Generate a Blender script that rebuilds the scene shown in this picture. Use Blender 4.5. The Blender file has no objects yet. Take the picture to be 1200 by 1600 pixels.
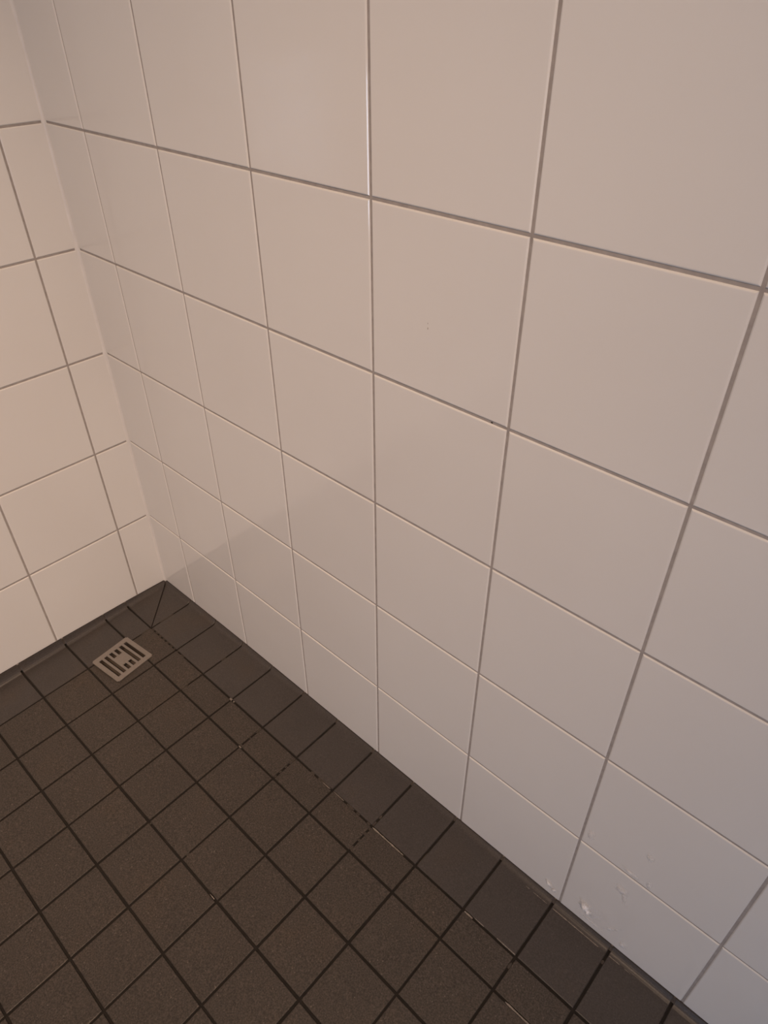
import bpy, bmesh, math, random
from mathutils import Vector, Matrix

random.seed(7)
scene = bpy.context.scene
COL = scene.collection

# ------------------------------------------------------------------ camera
F_PX = 1090.2
cam_data = bpy.data.cameras.new('camera')
cam_data.sensor_fit = 'HORIZONTAL'
cam_data.sensor_width = 36.0
cam_data.lens = 36.0 * F_PX / 1200.0
cam_data.clip_start = 0.01
cam = bpy.data.objects.new('camera', cam_data)
COL.objects.link(cam)
RX = (0.733067614, 0.680148171, -0.003215506)      # image right
RY = (0.412786562, -0.448651184, -0.792665988)     # image down
RZ = (-0.540572962, 0.579750447, -0.609647678)     # viewing direction
CAM = (1.262658, -0.559128, 1.214308)
cam.matrix_world = Matrix(((RX[0], -RY[0], -RZ[0], CAM[0]),
                           (RX[1], -RY[1], -RZ[1], CAM[1]),
                           (RX[2], -RY[2], -RZ[2], CAM[2]),
                           (0, 0, 0, 1)))
scene.camera = cam

# ------------------------------------------------------------------ room constants (metres)
ROOM_X, ROOM_Y, ROOM_Z = 2.8, 2.5, 2.40             # corner of the shower at the origin, room at x > 0, y < 0
LAMP_POS = (1.72, -1.20, ROOM_Z - 0.03)
LAMP_AIM = (0.15, -0.30, 0.02)                      # an adjustable downlight turned towards the shower corner
LAMP_POWER = 7.8
LAMP_COLOR = (1.0, 0.685, 0.455)
COOL_PANEL = dict(x0=1.95, x1=2.70, z0=0.20, z1=0.90)     # added unseen cool light source, in the wall at y = -ROOM_Y
COOL_PANEL_POWER = 11.3
COOL_PANEL_COLOR = (0.62, 0.75, 1.0)

# ------------------------------------------------------------------ world and exposure
world = bpy.data.worlds.new('world')
scene.world = world
world.use_nodes = True
world.node_tree.nodes['Background'].inputs[0].default_value = (0.6, 0.7, 0.9, 1)
world.node_tree.nodes['Background'].inputs[1].default_value = 0.05
scene.view_settings.view_transform = 'Standard'
scene.view_settings.look = 'None'
scene.view_settings.gamma = 1.0
scene.view_settings.use_curve_mapping = False
scene.view_settings.exposure = 0.0

# ------------------------------------------------------------------ lights
ld = bpy.data.lights.new('ceiling_lamp_light', 'AREA')
ld.shape = 'DISK'
ld.size = 0.17
ld.energy = LAMP_POWER
ld.color = LAMP_COLOR
ld.spread = math.radians(67)
lamp_light = bpy.data.objects.new('ceiling_lamp_light', ld)
LAMP_DIR = (Vector(LAMP_AIM) - Vector(LAMP_POS)).normalized()
LAMP_ROT = LAMP_DIR.to_track_quat('-Z', 'Y').to_euler()
lamp_light.location = Vector(LAMP_POS) + LAMP_DIR * 0.02
lamp_light.rotation_euler = LAMP_ROT
COL.objects.link(lamp_light)

wd = bpy.data.lights.new('cool_panel_light', 'AREA')  # added cool light to tint the near end of the right wall
wd.shape = 'RECTANGLE'
wd.size = COOL_PANEL['x1'] - COOL_PANEL['x0'] - 0.1
wd.size_y = COOL_PANEL['z1'] - COOL_PANEL['z0'] - 0.1
wd.energy = COOL_PANEL_POWER
wd.color = COOL_PANEL_COLOR
panel_light = bpy.data.objects.new('cool_panel_light', wd)
panel_light.location = ((COOL_PANEL['x0'] + COOL_PANEL['x1']) / 2, -ROOM_Y + 0.012, (COOL_PANEL['z0'] + COOL_PANEL['z1']) / 2)
panel_light.rotation_euler = Vector((0, 1, 0)).to_track_quat('-Z', 'Z').to_euler()
COL.objects.link(panel_light)


# ------------------------------------------------------------------ materials
def new_mat(name):
    m = bpy.data.materials.new(name)
    m.use_nodes = True
    nt = m.node_tree
    return m, nt, nt.nodes['Principled BSDF']


def node(nt, kind, **inp):
    n = nt.nodes.new(kind)
    for k, v in inp.items():
        n.inputs[k].default_value = v
    return n


def ramp(nt, fac, stops):
    r = nt.nodes.new('ShaderNodeValToRGB')
    els = r.color_ramp.elements
    while len(els) < len(stops):
        els.new(0.5)
    for e, (p, c) in zip(els, stops):
        e.position = p
        e.color = (c[0], c[1], c[2], 1)
    nt.links.new(fac, r.inputs[0])
    return r.outputs[0]


def world_pos(nt):
    return nt.nodes.new('ShaderNodeNewGeometry').outputs['Position']


def mat_wall_tile():
    m, nt, b = new_mat('white_glazed_tile')
    pos = world_pos(nt)
    n1 = node(nt, 'ShaderNodeTexNoise', Scale=2.2, Detail=2.0)
    nt.links.new(pos, n1.inputs['Vector'])
    c = ramp(nt, n1.outputs['Fac'], [(0.3, (0.765, 0.745, 0.725)), (0.7, (0.80, 0.785, 0.765))])
    nt.links.new(c, b.inputs['Base Color'])
    # slight film left by wiping: roughness drifts a little
    n2 = node(nt, 'ShaderNodeTexNoise', Scale=5.0, Detail=3.0, Roughness=0.6)
    nt.links.new(pos, n2.inputs['Vector'])
    mr = node(nt, 'ShaderNodeMapRange', **{'To Min': 0.07, 'To Max': 0.14, 'From Min': 0.3, 'From Max': 0.7})
    nt.links.new(n2.outputs['Fac'], mr.inputs['Value'])
    nt.links.new(mr.outputs[0], b.inputs['Roughness'])
    b.inputs['IOR'].default_value = 1.5
    n3 = node(nt, 'ShaderNodeTexNoise', Scale=14.0, Detail=1.0)
    nt.links.new(pos, n3.inputs['Vector'])
    bp = node(nt, 'ShaderNodeBump', Strength=0.10, Distance=0.004)
    nt.links.new(n3.outputs['Fac'], bp.inputs['Height'])
    nt.links.new(bp.outputs[0], b.inputs['Normal'])
    return m


def mat_plain(name, col, rough, scale=60.0, var=0.12, bump=0.0, metallic=0.0):
    m, nt, b = new_mat(name)
    pos = world_pos(nt)
    n1 = node(nt, 'ShaderNodeTexNoise', Scale=scale, Detail=4.0)
    nt.links.new(pos, n1.inputs['Vector'])
    lo = tuple(x * (1 - var) for x in col)
    hi = tuple(min(1, x * (1 + var)) for x in col)
    nt.links.new(ramp(nt, n1.outputs['Fac'], [(0.3, lo), (0.7, hi)]), b.inputs['Base Color'])
    b.inputs['Roughness'].default_value = rough
    b.inputs['Metallic'].default_value = metallic
    if bump:
        bp = node(nt, 'ShaderNodeBump', Strength=bump, Distance=0.001)
        nt.links.new(n1.outputs['Fac'], bp.inputs['Height'])
        nt.links.new(bp.outputs[0], b.inputs['Normal'])
    return m


def mat_floor_tile(name, base, speck, rough):
    m, nt, b = new_mat(name)
    pos = world_pos(nt)
    # cloudy body colour, a little rust brown here and there
    n1 = node(nt, 'ShaderNodeTexNoise', Scale=9.0, Detail=4.0, Roughness=0.6)
    nt.links.new(pos, n1.inputs['Vector'])
    body = ramp(nt, n1.outputs['Fac'], [(0.25, tuple(x * 0.9 for x in base)), (0.55, base),
                                        (0.8, (base[0] * 1.12, base[1] * 1.02, base[2] * 0.9))])
    # grain
    n2 = node(nt, 'ShaderNodeTexNoise', Scale=420.0, Detail=2.0, Roughness=0.7)
    nt.links.new(pos, n2.inputs['Vector'])
    grain = ramp(nt, n2.outputs['Fac'], [(0.30, (1 - speck,) * 3), (0.5, (1, 1, 1)), (0.72, (1 + 1.5 * speck,) * 3)])
    mul = nt.nodes.new('ShaderNodeMix')
    mul.data_type = 'RGBA'
    mul.blend_type = 'MULTIPLY'
    mul.inputs[0].default_value = 1.0
    nt.links.new(body, mul.inputs[6])
    nt.links.new(grain, mul.inputs[7])
    # pale sparse specks of the porcelain
    v = node(nt, 'ShaderNodeTexVoronoi', Scale=650.0)
    nt.links.new(pos, v.inputs['Vector'])
    sp = ramp(nt, v.outputs['Color'], [(0.90, (0, 0, 0)), (0.94, (1, 1, 1))])
    fac = nt.nodes.new('ShaderNodeMath')
    fac.operation = 'MULTIPLY'
    fac.inputs[1].default_value = 0.5 * speck
    nt.links.new(sp, fac.inputs[0])
    mx = nt.nodes.new('ShaderNodeMix')
    mx.data_type = 'RGBA'
    nt.links.new(fac.outputs[0], mx.inputs[0])
    nt.links.new(mul.outputs[2], mx.inputs[6])
    mx.inputs[7].default_value = (0.30, 0.25, 0.21, 1)
    nt.links.new(mx.outputs[2], b.inputs['Base Color'])
    b.inputs['Roughness'].default_value = rough
    bp = node(nt, 'ShaderNodeBump', Strength=0.35 * min(1, speck * 2), Distance=0.0006)
    nt.links.new(n2.outputs['Fac'], bp.inputs['Height'])
    nt.links.new(bp.outputs[0], b.inputs['Normal'])
    return m


def mat_residue():
    """Dried silicone and grout film: patchy, glossy, with its highlights put in as white."""
    m, nt, b = new_mat('dried_residue_film')
    pos = world_pos(nt)
    b.inputs['Base Color'].default_value = (0.95, 0.93, 0.92, 1)  # whiter than the film itself: highlights put into the colour
    b.inputs['Roughness'].default_value = 0.3
    n1 = node(nt, 'ShaderNodeTexNoise', Scale=110.0, Detail=4.0, Roughness=0.65, Distortion=0.6)
    nt.links.new(pos, n1.inputs['Vector'])
    at = nt.nodes.new('ShaderNodeAttribute')
    at.attribute_name = 'film'
    mu = nt.nodes.new('ShaderNodeMath')
    mu.operation = 'MULTIPLY'
    r = ramp(nt, n1.outputs['Fac'], [(0.32, (0.2,) * 3), (0.56, (1, 1, 1))])
    nt.links.new(r, mu.inputs[0])
    nt.links.new(at.outputs['Fac'], mu.inputs[1])
    nt.links.new(mu.outputs[0], b.inputs['Alpha'])
    bp = node(nt, 'ShaderNodeBump', Strength=0.05, Distance=0.003)
    nt.links.new(n1.outputs['Fac'], bp.inputs['Height'])
    nt.links.new(bp.outputs[0], b.inputs['Normal'])
    return m


M_TILE = mat_wall_tile()
M_GROUT = mat_plain('grey_wall_grout', (0.37, 0.335, 0.315), 0.9, 90, 0.12, 0.3)
M_SILICONE = mat_plain('white_silicone', (0.78, 0.755, 0.73), 0.35, 30, 0.04)
M_FLOOR = mat_floor_tile('dark_speckled_porcelain', (0.0505, 0.0405, 0.0335), 0.55, 0.50)
M_COVE = mat_floor_tile('dark_smooth_porcelain', (0.0565, 0.0485, 0.0455), 0.22, 0.42)
M_FGROUT = mat_plain('dark_floor_grout', (0.012, 0.009, 0.007), 0.9, 120, 0.3, 0.3)
M_FILL = mat_plain('smeared_floor_grout', (0.050, 0.040, 0.033), 0.7, 300, 0.25, 0.3)
M_HAZE = mat_plain('pale_grout_residue', (0.23, 0.20, 0.175), 0.6, 500, 0.45, 0.4)
M_HAZE2 = mat_plain('faint_grout_residue', (0.12, 0.098, 0.08), 0.6, 500, 0.4, 0.4)
M_STEEL = mat_plain('brushed_steel', (0.34, 0.305, 0.275), 0.42, 200, 0.05, 0.0, 0.75)
M_SUMP = mat_plain('dark_sump', (0.075, 0.058, 0.046), 0.7, 40, 0.2)
M_PAINT = mat_plain('white_wall_paint', (0.74, 0.725, 0.70), 0.75, 8, 0.03)
M_MARK = mat_plain('dark_speck', (0.02, 0.014, 0.01), 0.8, 200, 0.1)
M_MARK2 = mat_plain('brown_speck', (0.36, 0.31, 0.27), 0.6, 200, 0.1)
M_FILM = mat_residue()
M_FRAME = mat_plain('white_lacquer', (0.75, 0.75, 0.74), 0.4, 20, 0.02)


def mat_emit(name, col, strength):
    m, nt, b = new_mat(name)
    b.inputs['Base Color'].default_value = (0.8, 0.8, 0.8, 1)
    b.inputs['Emission Color'].default_value = (*col, 1)
    b.inputs['Emission Strength'].default_value = strength
    return m


M_LAMP = mat_emit('lamp_diffuser', LAMP_COLOR, 6.0)
M_PANE = mat_emit('cool_glow_pane', COOL_PANEL_COLOR, 1.2)  # glow of the added cool source


# ------------------------------------------------------------------ helpers
def link(name, me, mat, parent=None):
    o = bpy.data.objects.new(name, me)
    COL.objects.link(o)
    if mat and not me.materials:
        me.materials.append(mat)
    if parent:
        o.parent = parent
    return o


def from_py(name, verts, faces, mat, parent=None):
    me = bpy.data.meshes.new(name)
    me.from_pydata(verts, [], faces)
    bm = bmesh.new()
    bm.from_mesh(me)
    bmesh.ops.recalc_face_normals(bm, faces=bm.faces)
    bm.to_mesh(me)
    bm.free()
    return link(name, me, mat, parent)


def box_mesh(name, x0, x1, y0, y1, z0, z1):
    v = [(x, y, z) for x in (x0, x1) for y in (y0, y1) for z in (z0, z1)]
    f = [(0, 1, 3, 2), (4, 6, 7, 5), (0, 4, 5, 1), (2, 3, 7, 6), (0, 2, 6, 4), (1, 5, 7, 3)]
    me = bpy.data.meshes.new(name)
    me.from_pydata(v, [], f)
    return me


def box(name, a, b, mat, parent=None):
    return link(name, box_mesh(name, a[0], b[0], a[1], b[1], a[2], b[2]), mat, parent)


def structure(o):
    o['kind'] = 'structure'
    return o


def inset_poly(pts, d):
    """Inset a convex counter-clockwise polygon by d (number or one value per edge)."""
    n = len(pts)
    ds = [d] * n if not hasattr(d, '__len__') else d
    lines = []
    for i in range(n):
        (x0, y0), (x1, y1) = pts[i], pts[(i + 1) % n]
        L = math.hypot(x1 - x0, y1 - y0)
        nx, ny = -(y1 - y0) / L, (x1 - x0) / L
        lines.append((nx, ny, nx * x0 + ny * y0 + ds[i]))
    out = []
    for i in range(n):
        a, b = lines[i - 1], lines[i]
        det = a[0] * b[1] - a[1] * b[0]
        out.append(((a[2] * b[1] - a[1] * b[2]) / det, (a[0] * b[2] - a[2] * b[0]) / det))
    return out


def tile_rings(pts, rings):
    """(verts 2D + height, faces) of a bevelled slab; rings = [(inset, height)] from the face outwards."""
    n = len(pts)
    V, F = [], []
    for ins, h in rings:
        for p in (inset_poly(pts, ins) if ins else pts):
            V.append((p[0], p[1], h))
    F.append(tuple(range(n)))
    for k in range(len(rings) - 1):
        for i in range(n):
            j = (i + 1) % n
            F.append((k * n + i, (k + 1) * n + i, (k + 1) * n + j, k * n + j))
    return V, F


# ------------------------------------------------------------------ measured grid
RW_COLS = [0.0, 0.1247, 0.3226, 0.5233, 0.7231, 0.9216, 1.1216, 1.3253]
while RW_COLS[-1] < ROOM_X - 0.2:
    RW_COLS.append(RW_COLS[-1] + 0.2)
RW_COLS.append(ROOM_X)
LW_COLS = [0.0, 0.0773, 0.2805]
while LW_COLS[-1] < ROOM_Y - 0.2:
    LW_COLS.append(LW_COLS[-1] + 0.2)
LW_COLS.append(ROOM_Y)
ROWS = [0.2328, 0.4322, 0.6322, 0.8304, 1.0301]
while ROWS[-1] < ROOM_Z - 0.2:
    ROWS.append(ROWS[-1] + 0.1995)
ROWS.append(ROOM_Z)
U = [0.1085, 0.2096, 0.3106, 0.4108, 0.5116, 0.6121, 0.712, 0.8124, 0.9129, 1.0136, 1.1147, 1.2153]
while U[-1] < ROOM_X - 0.11:
    U.append(U[-1] + 0.1006)
V = [0.1107, 0.1681, 0.269, 0.3707, 0.4727, 0.5735]
while V[-1] < ROOM_Y - 0.11:
    V.append(V[-1] + 0.1006)


def zf(u, v):
    """Floor height: gently falling towards the drain."""
    uu, vv = min(max(u, 0), 1.35), min(max(v, 0), 0.8)
    return 0.02151 + 0.02808 * uu - 0.02082 * vv - 0.0179 * uu * uu - 0.00775 * uu * vv - 0.00375 * vv * vv


def ztop_r(u):
    return 0.0285 + 0.0075 * min(1.0, u / 0.3)


def ztop_l(v):
    return 0.0285 + 0.0053 * min(1.0, v / 0.15)


# ------------------------------------------------------------------ walls
JW = 0.0016          # half joint width, walls
RECESS = 0.0016
W_RINGS = [(0.0022, 0.0), (0.0014, -0.00015), (0.0004, -0.0009), (0.0, -0.0018), (0.0, -0.007)]

wall_right = structure(box('wall_right', (-0.12, RECESS, -0.10), (ROOM_X, 0.12, ROOM_Z), M_GROUT))
wall_left = structure(box('wall_left', (-0.12, -ROOM_Y, -0.10), (-RECESS, RECESS, ROOM_Z), M_GROUT))
wall_right['label'] = 'white glazed square tile wall running to the right of the corner'
wall_left['label'] = 'short white glazed tile wall left of the corner, behind the drain'
wall_right['category'] = wall_left['category'] = 'wall'

_tile_cache = {}
TILES = {}


def wall_tile(side, i, j, a0, a1, b0l, b0r, b1):
    """One tile. a: along the wall from the corner, b: height. Bottom edge may run aslant."""
    g = 0.0 if i else 0.0
    a0j, a1j = a0 + (JW if i else 0.002), a1 - JW
    bl, br = (b0l + JW, b0r + JW) if j else (b0l, b0r)
    bt = b1 - JW
    ca, cb = (a0j + a1j) / 2, (bl + bt) / 2
    key = (side, round(a1j - a0j, 4), round(bt - bl, 4), round(br - bl, 5))
    if key not in _tile_cache:
        pts = [(a0j - ca, bl - cb), (a1j - ca, br - cb), (a1j - ca, bt - cb), (a0j - ca, bt - cb)]
        Vv, Ff = tile_rings(pts, W_RINGS)
        if side == 'r':
            vs = [(x, -h, y) for x, y, h in Vv]
        else:
            vs = [(h, -x, y) for x, y, h in Vv]
        me = bpy.data.meshes.new('tile')
        me.from_pydata(vs, [], Ff)
        bm = bmesh.new()
        bm.from_mesh(me)
        if side == 'l':
            bmesh.ops.reverse_faces(bm, faces=bm.faces)
        # make sure the face looks into the room
        bm.faces.ensure_lookup_table()
        n = bm.faces[0].normal.copy()
        bm.normal_update()
        n = bm.faces[0].normal
        if (side == 'r' and n.y > 0) or (side == 'l' and n.x < 0):
            bmesh.ops.reverse_faces(bm, faces=bm.faces)
        bm.to_mesh(me)
        bm.free()
        me.materials.append(M_TILE)
        _tile_cache[key] = me
    o = link('tile', _tile_cache[key], M_TILE, wall_right if side == 'r' else wall_left)
    t = lambda: random.uniform(-1, 1) * 0.0007
    if side == 'r':
        o.location = (ca, random.uniform(-0.0001, 0.0001), cb)
        o.rotation_euler = (t(), 0, t())
    else:
        o.location = (random.uniform(-0.0001, 0.0001), -ca, cb)
        o.rotation_euler = (0, t(), t())
    TILES[(side, i, j)] = o
    return o


for side, cols, zt in (('r', RW_COLS, ztop_r), ('l', LW_COLS, ztop_l)):
    for i in range(len(cols) - 1):
        for j in range(len(ROWS)):
            if j == 0:
                wall_tile(side, i, j, cols[i], cols[i + 1], zt(cols[i]) + 0.0006, zt(cols[i + 1]) + 0.0006, ROWS[0])
            else:
                wall_tile(side, i, j, cols[i], cols[i + 1], ROWS[j - 1], ROWS[j - 1], ROWS[j])

# silicone bead in the vertical corner: a concave fillet
R_B = 0.0055
vs, fs = [], []
prof = [(-0.001, -R_B)] + [(R_B * (1 - math.cos(t)) * 0.9, -R_B * (1 - math.sin(t)) * 0.9)
                           for t in [k * math.pi / 2 / 6 for k in range(7)]] + [(R_B, 0.001), (-0.001, 0.001)]
ZS = [0.026 + k * (ROOM_Z - 0.026) / 48 for k in range(49)]
for k, z in enumerate(ZS):
    s = 1.0 + random.uniform(-0.10, 0.10)
    for x, y in prof:
        vs.append((x * s if x > 0 else x, y * s if y < 0 else y, z))
n = len(prof)
for k in range(len(ZS) - 1):
    for i in range(n):
        j = (i + 1) % n
        fs.append((k * n + i, k * n + j, (k + 1) * n + j, (k + 1) * n + i))
fs += [tuple(range(n)), tuple((len(ZS) - 1) * n + i for i in range(n))]
bead = structure(from_py('trim_1', vs, fs, M_SILICONE))
bead['label'] = 'white silicone bead in the corner where the two tiled walls meet'
bead['category'] = 'sealant bead'

# ------------------------------------------------------------------ floor
JF = 0.0020          # half joint width, floor
F_DEPTH = 0.0022
nu, nv = 14, 10
vs, fs = [], []
for iu in range(nu + 1):
    for iv in range(nv + 1):
        u, v = ROOM_X * iu / nu, ROOM_Y * iv / nv
        vs.append((u, -v, zf(u, v) - F_DEPTH))
top = len(vs)
vs += [(x, y, -0.10) for x, y, z in vs]
for iu in range(nu):
    for iv in range(nv):
        a = iu * (nv + 1) + iv
        q = (a, a + 1, a + nv + 2, a + nv + 1)
        fs.append(q)
        fs.append(tuple(top + k for k in reversed(q)))
edge = [iv for iv in range(nv + 1)] + [iu * (nv + 1) + nv for iu in range(1, nu + 1)] + \
       [nu * (nv + 1) + iv for iv in range(nv - 1, -1, -1)] + [iu * (nv + 1) for iu in range(nu - 1, 0, -1)]
for k in range(len(edge)):
    a, b = edge[k], edge[(k + 1) % len(edge)]
    fs.append((a, b, top + b, top + a))
floor = structure(from_py('floor', vs, fs, M_FGROUT))
floor['label'] = 'floor of small dark brown-grey square tiles sloping to the drain'
floor['category'] = 'floor'

F_RINGS = [(0.0010, 0.0), (0.0003, -0.0003), (0.0, -0.0010), (0.0, -0.008)]


def floor_tile(u0, u1, v0, v1, name='tile', mat=M_FLOOR):
    lift = random.uniform(-0.0002, 0.0002)
    ju = [random.uniform(-0.0004, 0.0004) for _ in range(4)]
    pts = [(u0 + JF + ju[0], -v1 + JF + ju[2]), (u1 - JF + ju[1], -v1 + JF + ju[2]),
           (u1 - JF + ju[1], -v0 - JF + ju[3]), (u0 + JF + ju[0], -v0 - JF + ju[3])]
    cu, cv = (u0 + u1) / 2, (v0 + v1) / 2
    Vv, Ff = tile_rings(pts, F_RINGS)
    zc = zf(cu, cv)
    verts = [(x - cu, y + cv, zf(x, -y) - zc + h + lift) for x, y, h in Vv]
    o = from_py(name, verts, Ff, mat, floor)
    o.location = (cu, -cv, zc)
    return o


FT = {}
far_v, far_f = [], []
for i in range(len(U) - 1):
    for j in range(len(V) - 1):
        if U[i] < 2.0 and V[j] < 1.4:
            FT[(i, j)] = floor_tile(U[i], U[i + 1], V[j], V[j + 1])
        else:                                   # beyond the photograph: the rest of the field as one part
            pts = [(U[i] + JF, -V[j + 1] + JF), (U[i + 1] - JF, -V[j + 1] + JF), (U[i + 1] - JF, -V[j] - JF), (U[i] + JF, -V[j] - JF)]
            Vv, Ff = tile_rings(pts, F_RINGS)
            k = len(far_v)
            far_v += [(x, y, zf(x, -y) + h) for x, y, h in Vv]
            far_f += [tuple(k + q for q in f) for f in Ff]
far = from_py('tile_field', far_v, far_f, M_FLOOR, floor)
far['kind'] = 'stuff'


# cove tiles along both walls ---------------------------------------------------------
D_COVE = 0.0140
T_MAX = 0.95             # the bend stops short of upright


def bend(t):
    """(distance from the wall, share of the rise) at angle t of the bend."""
    return D_COVE - (D_COVE - 0.0012) * math.sin(t) / math.sin(T_MAX), (1 - math.cos(t)) / (1 - math.cos(T_MAX))



def cove_profile(width):
    """(distance from wall, 0..1 share of the rise, drop below the surface)."""
    p = [(width - JF, 0.0, 0.008), (width - JF, 0.0, 0.0010), (width - JF - 0.0003, 0.0, 0.0003), (width - JF - 0.001, 0.0, 0.0)]
    p += [(D_COVE + 0.02, 0.0, 0.0), (D_COVE, 0.0, 0.0)]
    for k in range(1, 7):
        p.append((*bend(k / 6 * T_MAX), 0.0))
    p.append((-0.004, 1.0, 0.0))
    return p


def cove_tile(side, s0, s1, width, mitre=False):
    """A tile of the border row. s: along the wall. The mitred ones start on the diagonal."""
    prof = cove_profile(width)
    cs = (s0 + s1) / 2
    lift = random.uniform(-0.0002, 0.0002)
    verts, faces = [], []
    stations = [(0, 0.008), (0, 0.0009), (0.0009, 0.0)]
    nst = 2 * len(stations)
    if side == 'r':
        P = lambda s, d, z: (s - cs, -d, z)
        zt = ztop_r
        fz = lambda s, d: zf(s, d)
    else:
        P = lambda s, d, z: (d, -(s - cs), z)
        zt = ztop_l
        fz = lambda s, d: zf(d, s)
    slope = (U[0] / V[0]) if side == 'r' else (V[0] / U[0])
    for k in range(nst):
        first = k < len(stations)
        ins, drop = stations[k] if first else stations[nst - 1 - k]
        for d, share, dd in prof:
            if first:
                s = (max(d, 0) * slope + JF * 0.9 + ins) if mitre else s0 + JF + ins
            else:
                s = s1 - JF - ins
                if mitre:
                    s = max(s, max(d, 0) * slope + JF * 0.9 + 0.0002)
            base = fz(s, max(d, 0))
            z = base + share * (zt(s) - base) - max(drop, dd) + lift
            if share > 0.99 and drop < 0.005:
                z = min(z, zt(s))
            verts.append(P(s, d, z))
    n = len(prof)
    for k in range(nst - 1):
        for i in range(n - 1):
            faces.append((k * n + i, (k + 1) * n + i, (k + 1) * n + i + 1, k * n + i + 1))
    o = from_py('cove_tile', verts, faces, M_COVE, floor)
    # normals up
    me = o.data
    up = sum(p.normal.z * p.area for p in me.polygons)
    if up < 0:
        me.flip_normals()
    o.location = (cs, 0, 0) if side == 'r' else (0, -cs, 0)
    return o


def cove_bed(side, length):
    """Grout behind and between the cove tiles, a little lower than their surface."""
    verts, faces = [], []
    prof = []
    for k in range(3, 7):
        prof.append(bend(k / 6 * T_MAX))
    n, NS = len(prof), 24
    for k in range(NS + 1):
        s = 0.004 + (length - 0.004) * (k / NS) ** 2
        for d, share in prof:
            if side == 'r':
                s_, b, zt = max(s, d), zf(s, d), ztop_r(s)
                verts.append((s_, -d + 0.0005, b + share * (zt - b) - 0.0006))
            else:
                s_, b, zt = max(s, d), zf(d, s), ztop_l(s)
                verts.append((d - 0.0005, -s_, b + share * (zt - b) - 0.0006))
    for k in range(NS):
        for i in range(n - 1):
            faces.append((k * n + i, (k + 1) * n + i, (k + 1) * n + i + 1, k * n + i + 1))
    o = from_py('grout_bed', verts, faces, M_FILL, floor)
    if sum(p.normal.z * p.area for p in o.data.polygons) < 0:
        o.data.flip_normals()


cove_bed('r', ROOM_X)
cove_bed('l', ROOM_Y)
CR, CL = {}, {}
CR[-1] = cove_tile('r', 0.0, U[0], V[0], True)
CL[-1] = cove_tile('l', 0.0, V[0], U[0], True)
for i in range(len(U) - 1):
    CR[i] = cove_tile('r', U[i], U[i + 1], V[0])
for j in range(len(V) - 1):
    CL[j] = cove_tile('l', V[j], V[j + 1], U[0])


# grout smeared flush over some joints, pale residue on others -----------------------
def joint_piece(axis, line, a, b, name, mat, half=JF + 0.0004, drop=0.00035, off=0.0, wob=0.0003):
    """A strip of grout lying in a joint. axis 'u': joint at constant u (line), a..b are v values; 'v' the other way."""
    n = max(2, int(abs(b - a) / 0.006))
    verts, faces = [], []
    ca = (a + b) / 2
    cu, cv = (line, ca) if axis == 'u' else (ca, line)
    zc = zf(cu, cv)
    for k in range(n + 1):
        s = a + (b - a) * k / n
        end = 0.55 if k in (0, n) else 1.0
        h = half * end + random.uniform(-wob, wob)
        for dlt, dz in ((-h, -0.0016), (-h * 0.9, 0.0), (h * 0.9, 0.0), (h, -0.0016)):
            u, v = (line + off + dlt, s) if axis == 'u' else (s, line + off + dlt)
            verts.append((u - cu, -(v - cv), zf(u, v) - zc - drop + dz))
    for k in range(n):
        for i in range(3):
            faces.append((4 * k + i, 4 * k + i + 1, 4 * k + 5 + i, 4 * k + 4 + i))
    o = from_py(name, verts, faces, mat, floor)
    if sum(p.normal.z * p.area for p in o.data.polygons) < 0:
        o.data.flip_normals()
    o.location = (cu, -cv, zc)
    return o


def fill(axis, line, a, b, gaps=()):
    """Flush grout from a to b, interrupted by dark pinholes: gaps = [(from share, to share)]."""
    cur = 0.0
    L = b - a
    for g0, g1 in list(gaps) + [(1.0, 1.0)]:
        if g0 > cur:
            joint_piece(axis, line, a + L * cur, a + L * g0, 'grout_fill', M_FILL)
        cur = g1


dots6 = [(0.10 + 0.155 * k, 0.10 + 0.155 * k + 0.065) for k in range(6)]
fill('v', V[0], U[0] + 0.003, U[1] - 0.003, dots6)
fill('v', V[0], U[1] + 0.004, U[1] + 0.030, [(0.15, 0.60)])
fill('u', U[0], V[0] + 0.002, V[0] + 0.026)
fill('u', U[0], 0.052, V[0] - 0.024)
fill('u', U[2], V[1] - 0.018, V[1] - 0.003)
fill('u', U[2], 0.050, 0.062)
fill('u', U[4], V[0] + 0.003, V[0] + 0.016)
fill('u', U[4], V[0] + 0.030, V[0] + 0.033)
fill('u', U[5], V[0] + 0.002, V[1] - 0.003, [(0.28, 0.40), (0.50, 0.66), (0.76, 0.90)])
fill('v', V[0], U[5] + 0.040, U[6] - 0.004, [(0.0, 0.05), (0.22, 0.40)])
fill('v', V[0], U[6] + 0.003, U[7] - 0.004, [(0.26, 0.38), (0.57, 0.64), (0.72, 0.92)])
fill('u', U[7], V[0] - 0.026, V[0] - 0.002, [(0.30, 0.62)])
fill('u', U[7], V[0] + 0.003, V[1] - 0.003, [(0.10, 0.22), (0.34, 0.52), (0.62, 0.84)])
fill('u', U[4], V[1] - 0.006, V[1] - 0.002)
fill('v', V[3], U[4] + 0.004, U[4] + 0.007)
fill('u', U[5], V[3] - 0.016, V[3] - 0.010)
fill('u', U[10], V[0] + 0.010, V[0] + 0.020)
fill('u', U[11], 0.0240, 0.0300)


def pale(axis, line, a, b, half, off=0.0, drop=-0.0001, mat=M_HAZE):
    joint_piece(axis, line, a, b, 'grout_residue', mat, half, drop, off, min(0.0004, half * 0.4))


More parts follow.
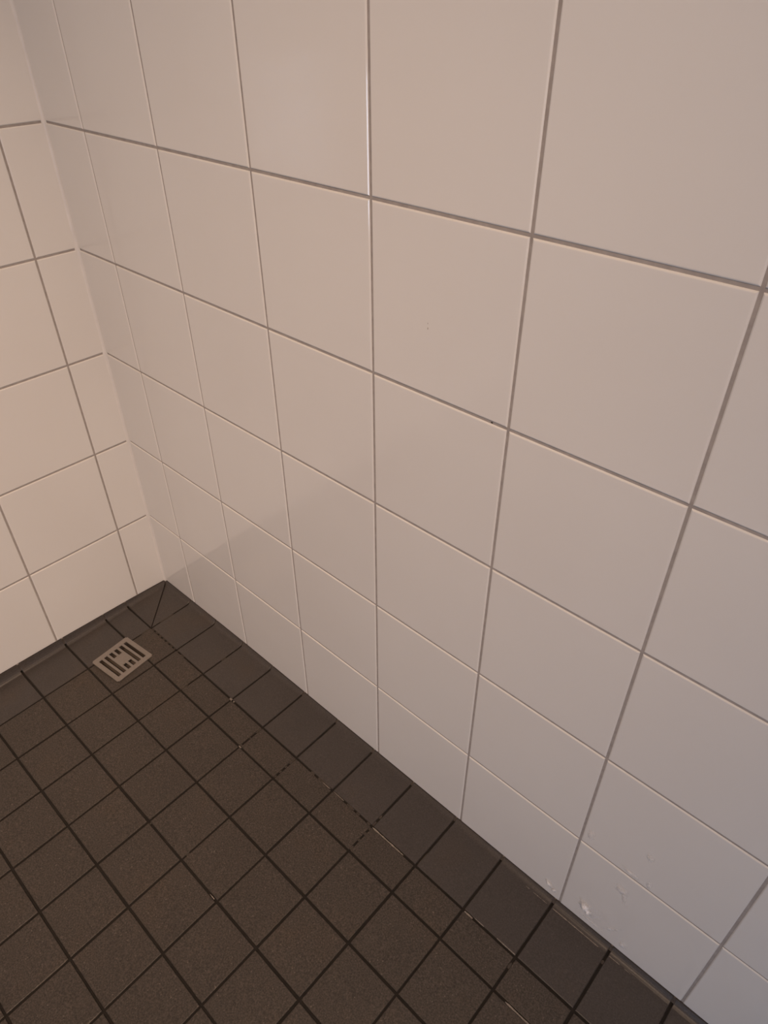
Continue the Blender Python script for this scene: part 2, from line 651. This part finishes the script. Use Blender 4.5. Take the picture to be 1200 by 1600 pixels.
pale('v', V[0], U[7] + 0.002, U[7] + 0.074, 0.0010, 0.0006)
pale('v', V[0], U[6] + 0.004, U[6] + 0.030, 0.0005, 0.0)
pale('v', V[0], U[5] + 0.075, U[6] - 0.006, 0.0005, 0.0008)
pale('v', V[0], U[3] - 0.005, U[3] + 0.002, 0.0022)
pale('v', V[0], U[3] + 0.006, U[3] + 0.010, 0.0012)
pale('v', V[1], U[4] - 0.003, U[4] + 0.005, 0.0012)
pale('v', V[0], U[9] + 0.004, U[9] + 0.020, 0.0012, 0.0006)
pale('v', V[0], U[9] + 0.022, U[9] + 0.040, 0.0005, -0.0022)
pale('v', V[0], U[9] + 0.065, U[10] - 0.002, 0.0007, -0.0024)
pale('v', V[1], U[10] + 0.022, U[10] + 0.072, 0.0011, 0.0006)
pale('v', V[3], U[6] - 0.018, U[6] - 0.006, 0.0010, 0.0004)
pale('u', U[7] + 0.0, V[5] + 0.03, V[5] + 0.095, 0.0004, -0.002, mat=M_HAZE2)
pale('u', U[6] + 0.0, V[5] + 0.006, V[5] + 0.09, 0.0004, -0.002, mat=M_HAZE2)
pale('u', U[5] + 0.0, V[5] + 0.006, V[5] + 0.06, 0.0003, -0.002, mat=M_HAZE2)
pale('u', U[8], V[0] - 0.030, V[0] - 0.004, 0.0003, 0.002, mat=M_HAZE2)


def cove_line(u0, u1, half):
    """Pale residue on the bend of the cove tiles by the right wall."""
    n = max(3, int((u1 - u0) / 0.004))
    verts, faces = [], []
    cu = (u0 + u1) / 2
    for k in range(n + 1):
        u = u0 + (u1 - u0) * k / n
        w = half * (0.4 + 0.6 * random.random())
        for d in (-w, w):
            dd = 0.0132 + d
            t = math.asin(max(0.0, min(1, (D_COVE - dd) / (D_COVE - 0.0012) * math.sin(T_MAX))))
            b = zf(u, dd)
            verts.append((u - cu, -dd, b + bend(t)[1] * (ztop_r(u) - b) + 0.00045))
    for k in range(n):
        faces.append((2 * k, 2 * k + 1, 2 * k + 3, 2 * k + 2))
    o = from_py('grout_residue', verts, faces, M_HAZE, floor)
    if sum(p.normal.z * p.area for p in o.data.polygons) < 0:
        o.data.flip_normals()
    o.location = (cu, 0, 0)


cove_line(1.068, 1.075, 0.00062)
cove_line(1.082, 1.108, 0.00052)
cove_line(1.119, 1.134, 0.00094)
cove_line(1.134, 1.200, 0.00094)
cove_line(1.219, 1.236, 0.00083)
cove_line(1.244, 1.254, 0.00052)

# ------------------------------------------------------------------ floor drain
T = Vector((0.0928, -0.1641)); Rr = Vector((0.1849, -0.1536)); Bb = Vector((0.1942, -0.2459)); Ll = Vector((0.1026, -0.2568))
ctr = (T + Rr + Bb + Ll) / 4
ex = ((Rr - T) + (Bb - Ll)).normalized()
ey = Vector((ex.y, -ex.x))                    # from T towards L
S = 0.0926
zc = zf(ctr.x, -ctr.y)
drain = bpy.data.objects.new('floor_drain', None)
drain.empty_display_size = 0.05
COL.objects.link(drain)
drain.location = (ctr.x, ctr.y, zc)
drain.rotation_euler = (0, 0, math.atan2(ex.y, ex.x))
drain['label'] = 'square brushed steel floor drain with slotted grate set in the dark tiles'
drain['category'] = 'floor drain'

# plate with slots: a grid of cells, slot cells left out, thickness by extrusion (local x = ex, local -y = ey)
xs = [0.0, 0.13, 0.335, 0.665, 0.87, 1.0]
ts = [0.0]
for k in range(6):
    c = 0.15 + 0.14 * k
    ts += [c - 0.041, c + 0.041]
ts.append(1.0)


def is_slot(ix, it):
    if it % 2 == 0 or ix in (0, 4):
        return False
    k = (it - 1) // 2
    if k in (2, 3):
        return ix in (1, 3)
    return True


bm = bmesh.new()
gv = [[bm.verts.new(((x - 0.5) * S, -(t - 0.5) * S, 0.0)) for t in ts] for x in xs]
for ix in range(len(xs) - 1):
    for it in range(len(ts) - 1):
        if not is_slot(ix, it):
            bm.faces.new((gv[ix][it], gv[ix][it + 1], gv[ix + 1][it + 1], gv[ix + 1][it]))
for v_ in [v for v in bm.verts if not v.link_faces]:
    bm.verts.remove(v_)
bmesh.ops.recalc_face_normals(bm, faces=bm.faces)
ret = bmesh.ops.extrude_face_region(bm, geom=bm.faces[:])
for g in ret['geom']:
    if isinstance(g, bmesh.types.BMVert):
        g.co.z += 0.0022
bmesh.ops.recalc_face_normals(bm, faces=bm.faces)
corner_edges = [e for e in bm.edges if abs(abs(e.verts[0].co.x) - S / 2) < 1e-5 and abs(abs(e.verts[0].co.y) - S / 2) < 1e-5
                and abs(e.verts[0].co.x - e.verts[1].co.x) < 1e-6 and abs(e.verts[0].co.y - e.verts[1].co.y) < 1e-6]
bmesh.ops.bevel(bm, geom=corner_edges, offset=0.0025, segments=2, affect='EDGES')
me = bpy.data.meshes.new('grate')
bm.to_mesh(me)
bm.free()
grate = link('grate', me, M_STEEL, drain)
grate.location = (0, 0, 0.0012)
grate['label'] = 'brushed steel grate with straight slots around a plain centre'

# cut the sump opening out of the tiles and the floor under the grate
HS = 0.0385
cut_me = box_mesh('cutter', -HS, HS, -HS, HS, -0.016, 0.02)
cutter = bpy.data.objects.new('cutter', cut_me)
COL.objects.link(cutter)
cutter.location = drain.location
cutter.rotation_euler = drain.rotation_euler
bpy.context.view_layer.update()
targets = [FT[(0, 0)], FT[(0, 1)], floor]
for o in targets:
    bmc = bmesh.new()
    bmc.from_mesh(o.data)
    # tiles are open underneath: close them so the boolean is clean
    bmesh.ops.holes_fill(bmc, edges=[e for e in bmc.edges if e.is_boundary], sides=0)
    bmesh.ops.recalc_face_normals(bmc, faces=bmc.faces)
    bmc.to_mesh(o.data)
    bmc.free()
    md = o.modifiers.new('cut', 'BOOLEAN')
    md.operation = 'DIFFERENCE'
    md.object = cutter
    md.solver = 'EXACT'
dg = bpy.context.evaluated_depsgraph_get()
for o in targets:
    nm = bpy.data.meshes.new_from_object(o.evaluated_get(dg))
    o.modifiers.clear()
    o.data = nm
bpy.data.objects.remove(cutter)

# sump: open steel-grey box below, a rim inside
h2 = HS - 0.0003
vs, fs = [], []
for z, s in ((-0.0035, h2), (-0.0155, h2 * 0.98)):
    vs += [(-s, -s, z), (s, -s, z), (s, s, z), (-s, s, z)]
for k in range(4):
    fs.append((k, (k + 1) % 4, 4 + (k + 1) % 4, 4 + k))
fs.append((4, 5, 6, 7))
sump = link('sump', bpy.data.meshes.new('sump'), M_SUMP, drain)
sump.data.from_pydata(vs, [], fs)
if sump.data.polygons[4].normal.z < 0:
    sump.data.flip_normals()
sump['label'] = 'dark sump box under the grate'


# ------------------------------------------------------------------ small marks on the right wall
def smear(u, z, ru, rz, rot, col, row, seed, strength=1.0, name='residue_smear'):
    """Thin dried film on a tile: irregular dome shaped to catch the lamp, thin at its rim."""
    rnd = random.Random(seed)
    t = TILES[('r', col, row)]
    bulge = min(0.0075, (0.75 if strength > 1 else 0.6) * min(ru, rz)) * min(1.0, strength)
    verts, faces, film = [(0, -bulge - 0.0001, 0)], [], [1.0 * strength]
    NR, NA = 6, 20
    wob = [rnd.uniform(0.65, 1.25) for _ in range(NA)]
    ca, sa = math.cos(rot), math.sin(rot)
    for k in range(1, NR + 1):
        f = k / NR
        for a in range(NA):
            th = 2 * math.pi * a / NA
            w = 1 + (wob[a] - 1) * f
            x, y = ru * f * w * math.cos(th), rz * f * w * math.sin(th)
            verts.append((x * ca - y * sa, -(0.00012 + bulge * (1 - f) ** 1.1 * rnd.uniform(0.9, 1.1)) + (0.00008 if k == NR else 0), x * sa + y * ca))
            film.append(strength * min(1.0, 1.5 * (1 - f) ** 1.2))
    for a in range(NA):
        faces.append((0, 1 + a, 1 + (a + 1) % NA))
    for k in range(NR - 1):
        for a in range(NA):
            p, q = 1 + k * NA + a, 1 + k * NA + (a + 1) % NA
            faces.append((p, p + NA, q + NA, q))
    me = bpy.data.meshes.new(name)
    me.from_pydata(verts, [], faces)
    at = me.attributes.new('film', 'FLOAT', 'POINT')
    at.data.foreach_set('value', film)
    for p in me.polygons:
        p.use_smooth = True
    if sum(p.normal.y * p.area for p in me.polygons) > 0:
        me.flip_normals()
    o = link(name, me, M_FILM, t)
    o.location = (u - t.location.x, 0, z - t.location.z)
    o['label'] = 'dried film on the glazed tile, its highlights painted white'
    return o


smear(1.160, 0.083, 0.013, 0.019, 0.35, 6, 0, 1, 1.3)
smear(1.167, 0.076, 0.009, 0.012, 0.5, 6, 0, 2, 1.1)
smear(1.178, 0.084, 0.034, 0.036, 0.0, 6, 0, 3, 0.22)
smear(1.099, 0.0665, 0.009, 0.012, 0.4, 5, 0, 4, 0.9)
smear(1.109, 0.0585, 0.005, 0.010, -0.5, 5, 0, 5, 0.9)
smear(1.196, 0.192, 0.012, 0.014, 0.3, 6, 0, 6, 0.55)
smear(1.203, 0.179, 0.006, 0.024, 0.25, 6, 0, 7, 0.6)
smear(1.227, 0.060, 0.008, 0.013, 0.0, 6, 0, 8, 0.6)
smear(1.172, 0.054, 0.030, 0.004, -0.12, 6, 0, 9, 0.5)
smear(1.205, 0.078, 0.005, 0.022, -0.6, 6, 0, 10, 0.5)
smear(1.199, 0.244, 0.018, 0.006, -0.1, 6, 1, 11, 0.6)
smear(1.212, 0.304, 0.007, 0.010, 0.0, 6, 1, 12, 0.5)
smear(1.134, 0.262, 0.007, 0.018, 0.0, 6, 1, 13, 0.55)
smear(1.224, 0.246, 0.005, 0.010, 0.0, 6, 1, 14, 0.5)


def speck(u, z, ru, rz, rot, parent, mat, y=-0.0002):
    verts, faces = [], []
    N = 10
    for a in range(N):
        th = 2 * math.pi * a / N
        w = random.uniform(0.75, 1.2)
        x, h = ru * w * math.cos(th), rz * w * math.sin(th)
        verts.append((x * math.cos(rot) - h * math.sin(rot), 0, x * math.sin(rot) + h * math.cos(rot)))
    verts.append((0, -0.0003, 0))
    for a in range(N):
        faces.append((a, (a + 1) % N, N))
    o = from_py('speck', verts, faces, mat, parent)
    if sum(p.normal.y for p in o.data.polygons) > 0:
        o.data.flip_normals()
    o.location = (u - parent.location.x, y, z - parent.location.z)
    o['label'] = 'tiny dark speck'
    return o


speck(0.9000, 0.8302, 0.0016, 0.0010, -0.1, wall_right, M_MARK, RECESS - 0.0002)
speck(0.9960, 0.8296, 0.0016, 0.0007, -0.1, wall_right, M_MARK2, RECESS - 0.0002)
speck(0.8073, 0.9114, 0.0006, 0.0013, 0.0, TILES[('r', 4, 4)], M_MARK2)
speck(0.8071, 0.9168, 0.0004, 0.0010, 0.0, TILES[('r', 4, 4)], M_MARK2)

# ------------------------------------------------------------------ the rest of the room (behind the camera)
structure(box('ceiling', (-0.12, -ROOM_Y - 0.12, ROOM_Z), (ROOM_X + 0.12, 0.12, ROOM_Z + 0.1), M_PAINT))
structure(box('wall_front', (ROOM_X, -ROOM_Y, -0.10), (ROOM_X + 0.12, 0.12, ROOM_Z), M_PAINT))
w = COOL_PANEL
y0, y1 = -ROOM_Y - 0.12, -ROOM_Y
vs, fs = [], []


def add_box(a, b):
    k = len(vs)
    vs.extend((x, y, z) for x in (a[0], b[0]) for y in (a[1], b[1]) for z in (a[2], b[2]))
    fs.extend(tuple(k + i for i in f) for f in [(0, 1, 3, 2), (4, 6, 7, 5), (0, 4, 5, 1), (2, 3, 7, 6), (0, 2, 6, 4), (1, 5, 7, 3)])


X0, X1 = -0.12, ROOM_X + 0.12
add_box((X0, y0, -0.10), (X1, y1, w['z0']))
add_box((X0, y0, w['z1']), (X1, y1, ROOM_Z))
add_box((X0, y0, w['z0']), (w['x0'], y1, w['z1']))
add_box((w['x1'], y0, w['z0']), (X1, y1, w['z1']))
structure(from_py('wall_back', vs, fs, M_PAINT))
panel_obj = bpy.data.objects.new('added_cool_panel_1', None)  # added glowing panel, out of view, to cool the right wall
COL.objects.link(panel_obj)
panel_obj.location = ((w['x0'] + w['x1']) / 2, -ROOM_Y, w['z0'])
structure(panel_obj)
hw, hh, fr = (w['x1'] - w['x0']) / 2, w['z1'] - w['z0'], 0.045
vs, fs = [], []
add_box((-hw, -0.05, 0), (hw, 0.004, fr))
add_box((-hw, -0.05, hh - fr), (hw, 0.004, hh))
add_box((-hw, -0.05, fr), (-hw + fr, 0.004, hh - fr))
add_box((hw - fr, -0.05, fr), (hw, 0.004, hh - fr))
from_py('panel_frame', vs, fs, M_FRAME, panel_obj)
link('pane', box_mesh('pane', -hw + fr, hw - fr, -0.023, -0.015, fr, hh - fr), M_PANE, panel_obj)

lamp = bpy.data.objects.new('ceiling_lamp', None)
COL.objects.link(lamp)
lamp.location = LAMP_POS
lamp['label'] = 'round white ceiling lamp above the shower floor'
lamp['category'] = 'lamp'


def lathe(name, prof, mat, parent, n=32):
    verts, faces = [], []
    for r, z in prof:
        for a in range(n):
            th = 2 * math.pi * a / n
            verts.append((r * math.cos(th), r * math.sin(th), z))
    for k in range(len(prof) - 1):
        for a in range(n):
            faces.append((k * n + a, k * n + (a + 1) % n, (k + 1) * n + (a + 1) % n, (k + 1) * n + a))
    return from_py(name, verts, faces, mat, parent)


box('ceiling_plate', (-0.06, -0.06, 0.018), (0.06, 0.06, 0.03), M_FRAME, lamp)
lathe('stem', [(0.0005, 0.02), (0.012, 0.02), (0.012, -0.012), (0.0005, -0.012)], M_FRAME, lamp, 16)
head = lathe('lamp_head', [(0.0005, 0.012), (0.085, 0.012), (0.095, 0.004), (0.100, -0.030), (0.090, -0.030), (0.088, 0.0), (0.0005, 0.0)], M_FRAME, lamp)
diff = lathe('diffuser', [(0.0005, 0.002), (0.088, 0.002), (0.088, 0.006), (0.0005, 0.006), (0.0005, 0.002)], M_LAMP, lamp)
for o in (head, diff):
    o.rotation_euler = LAMP_ROT
    o.location = LAMP_DIR * 0.0
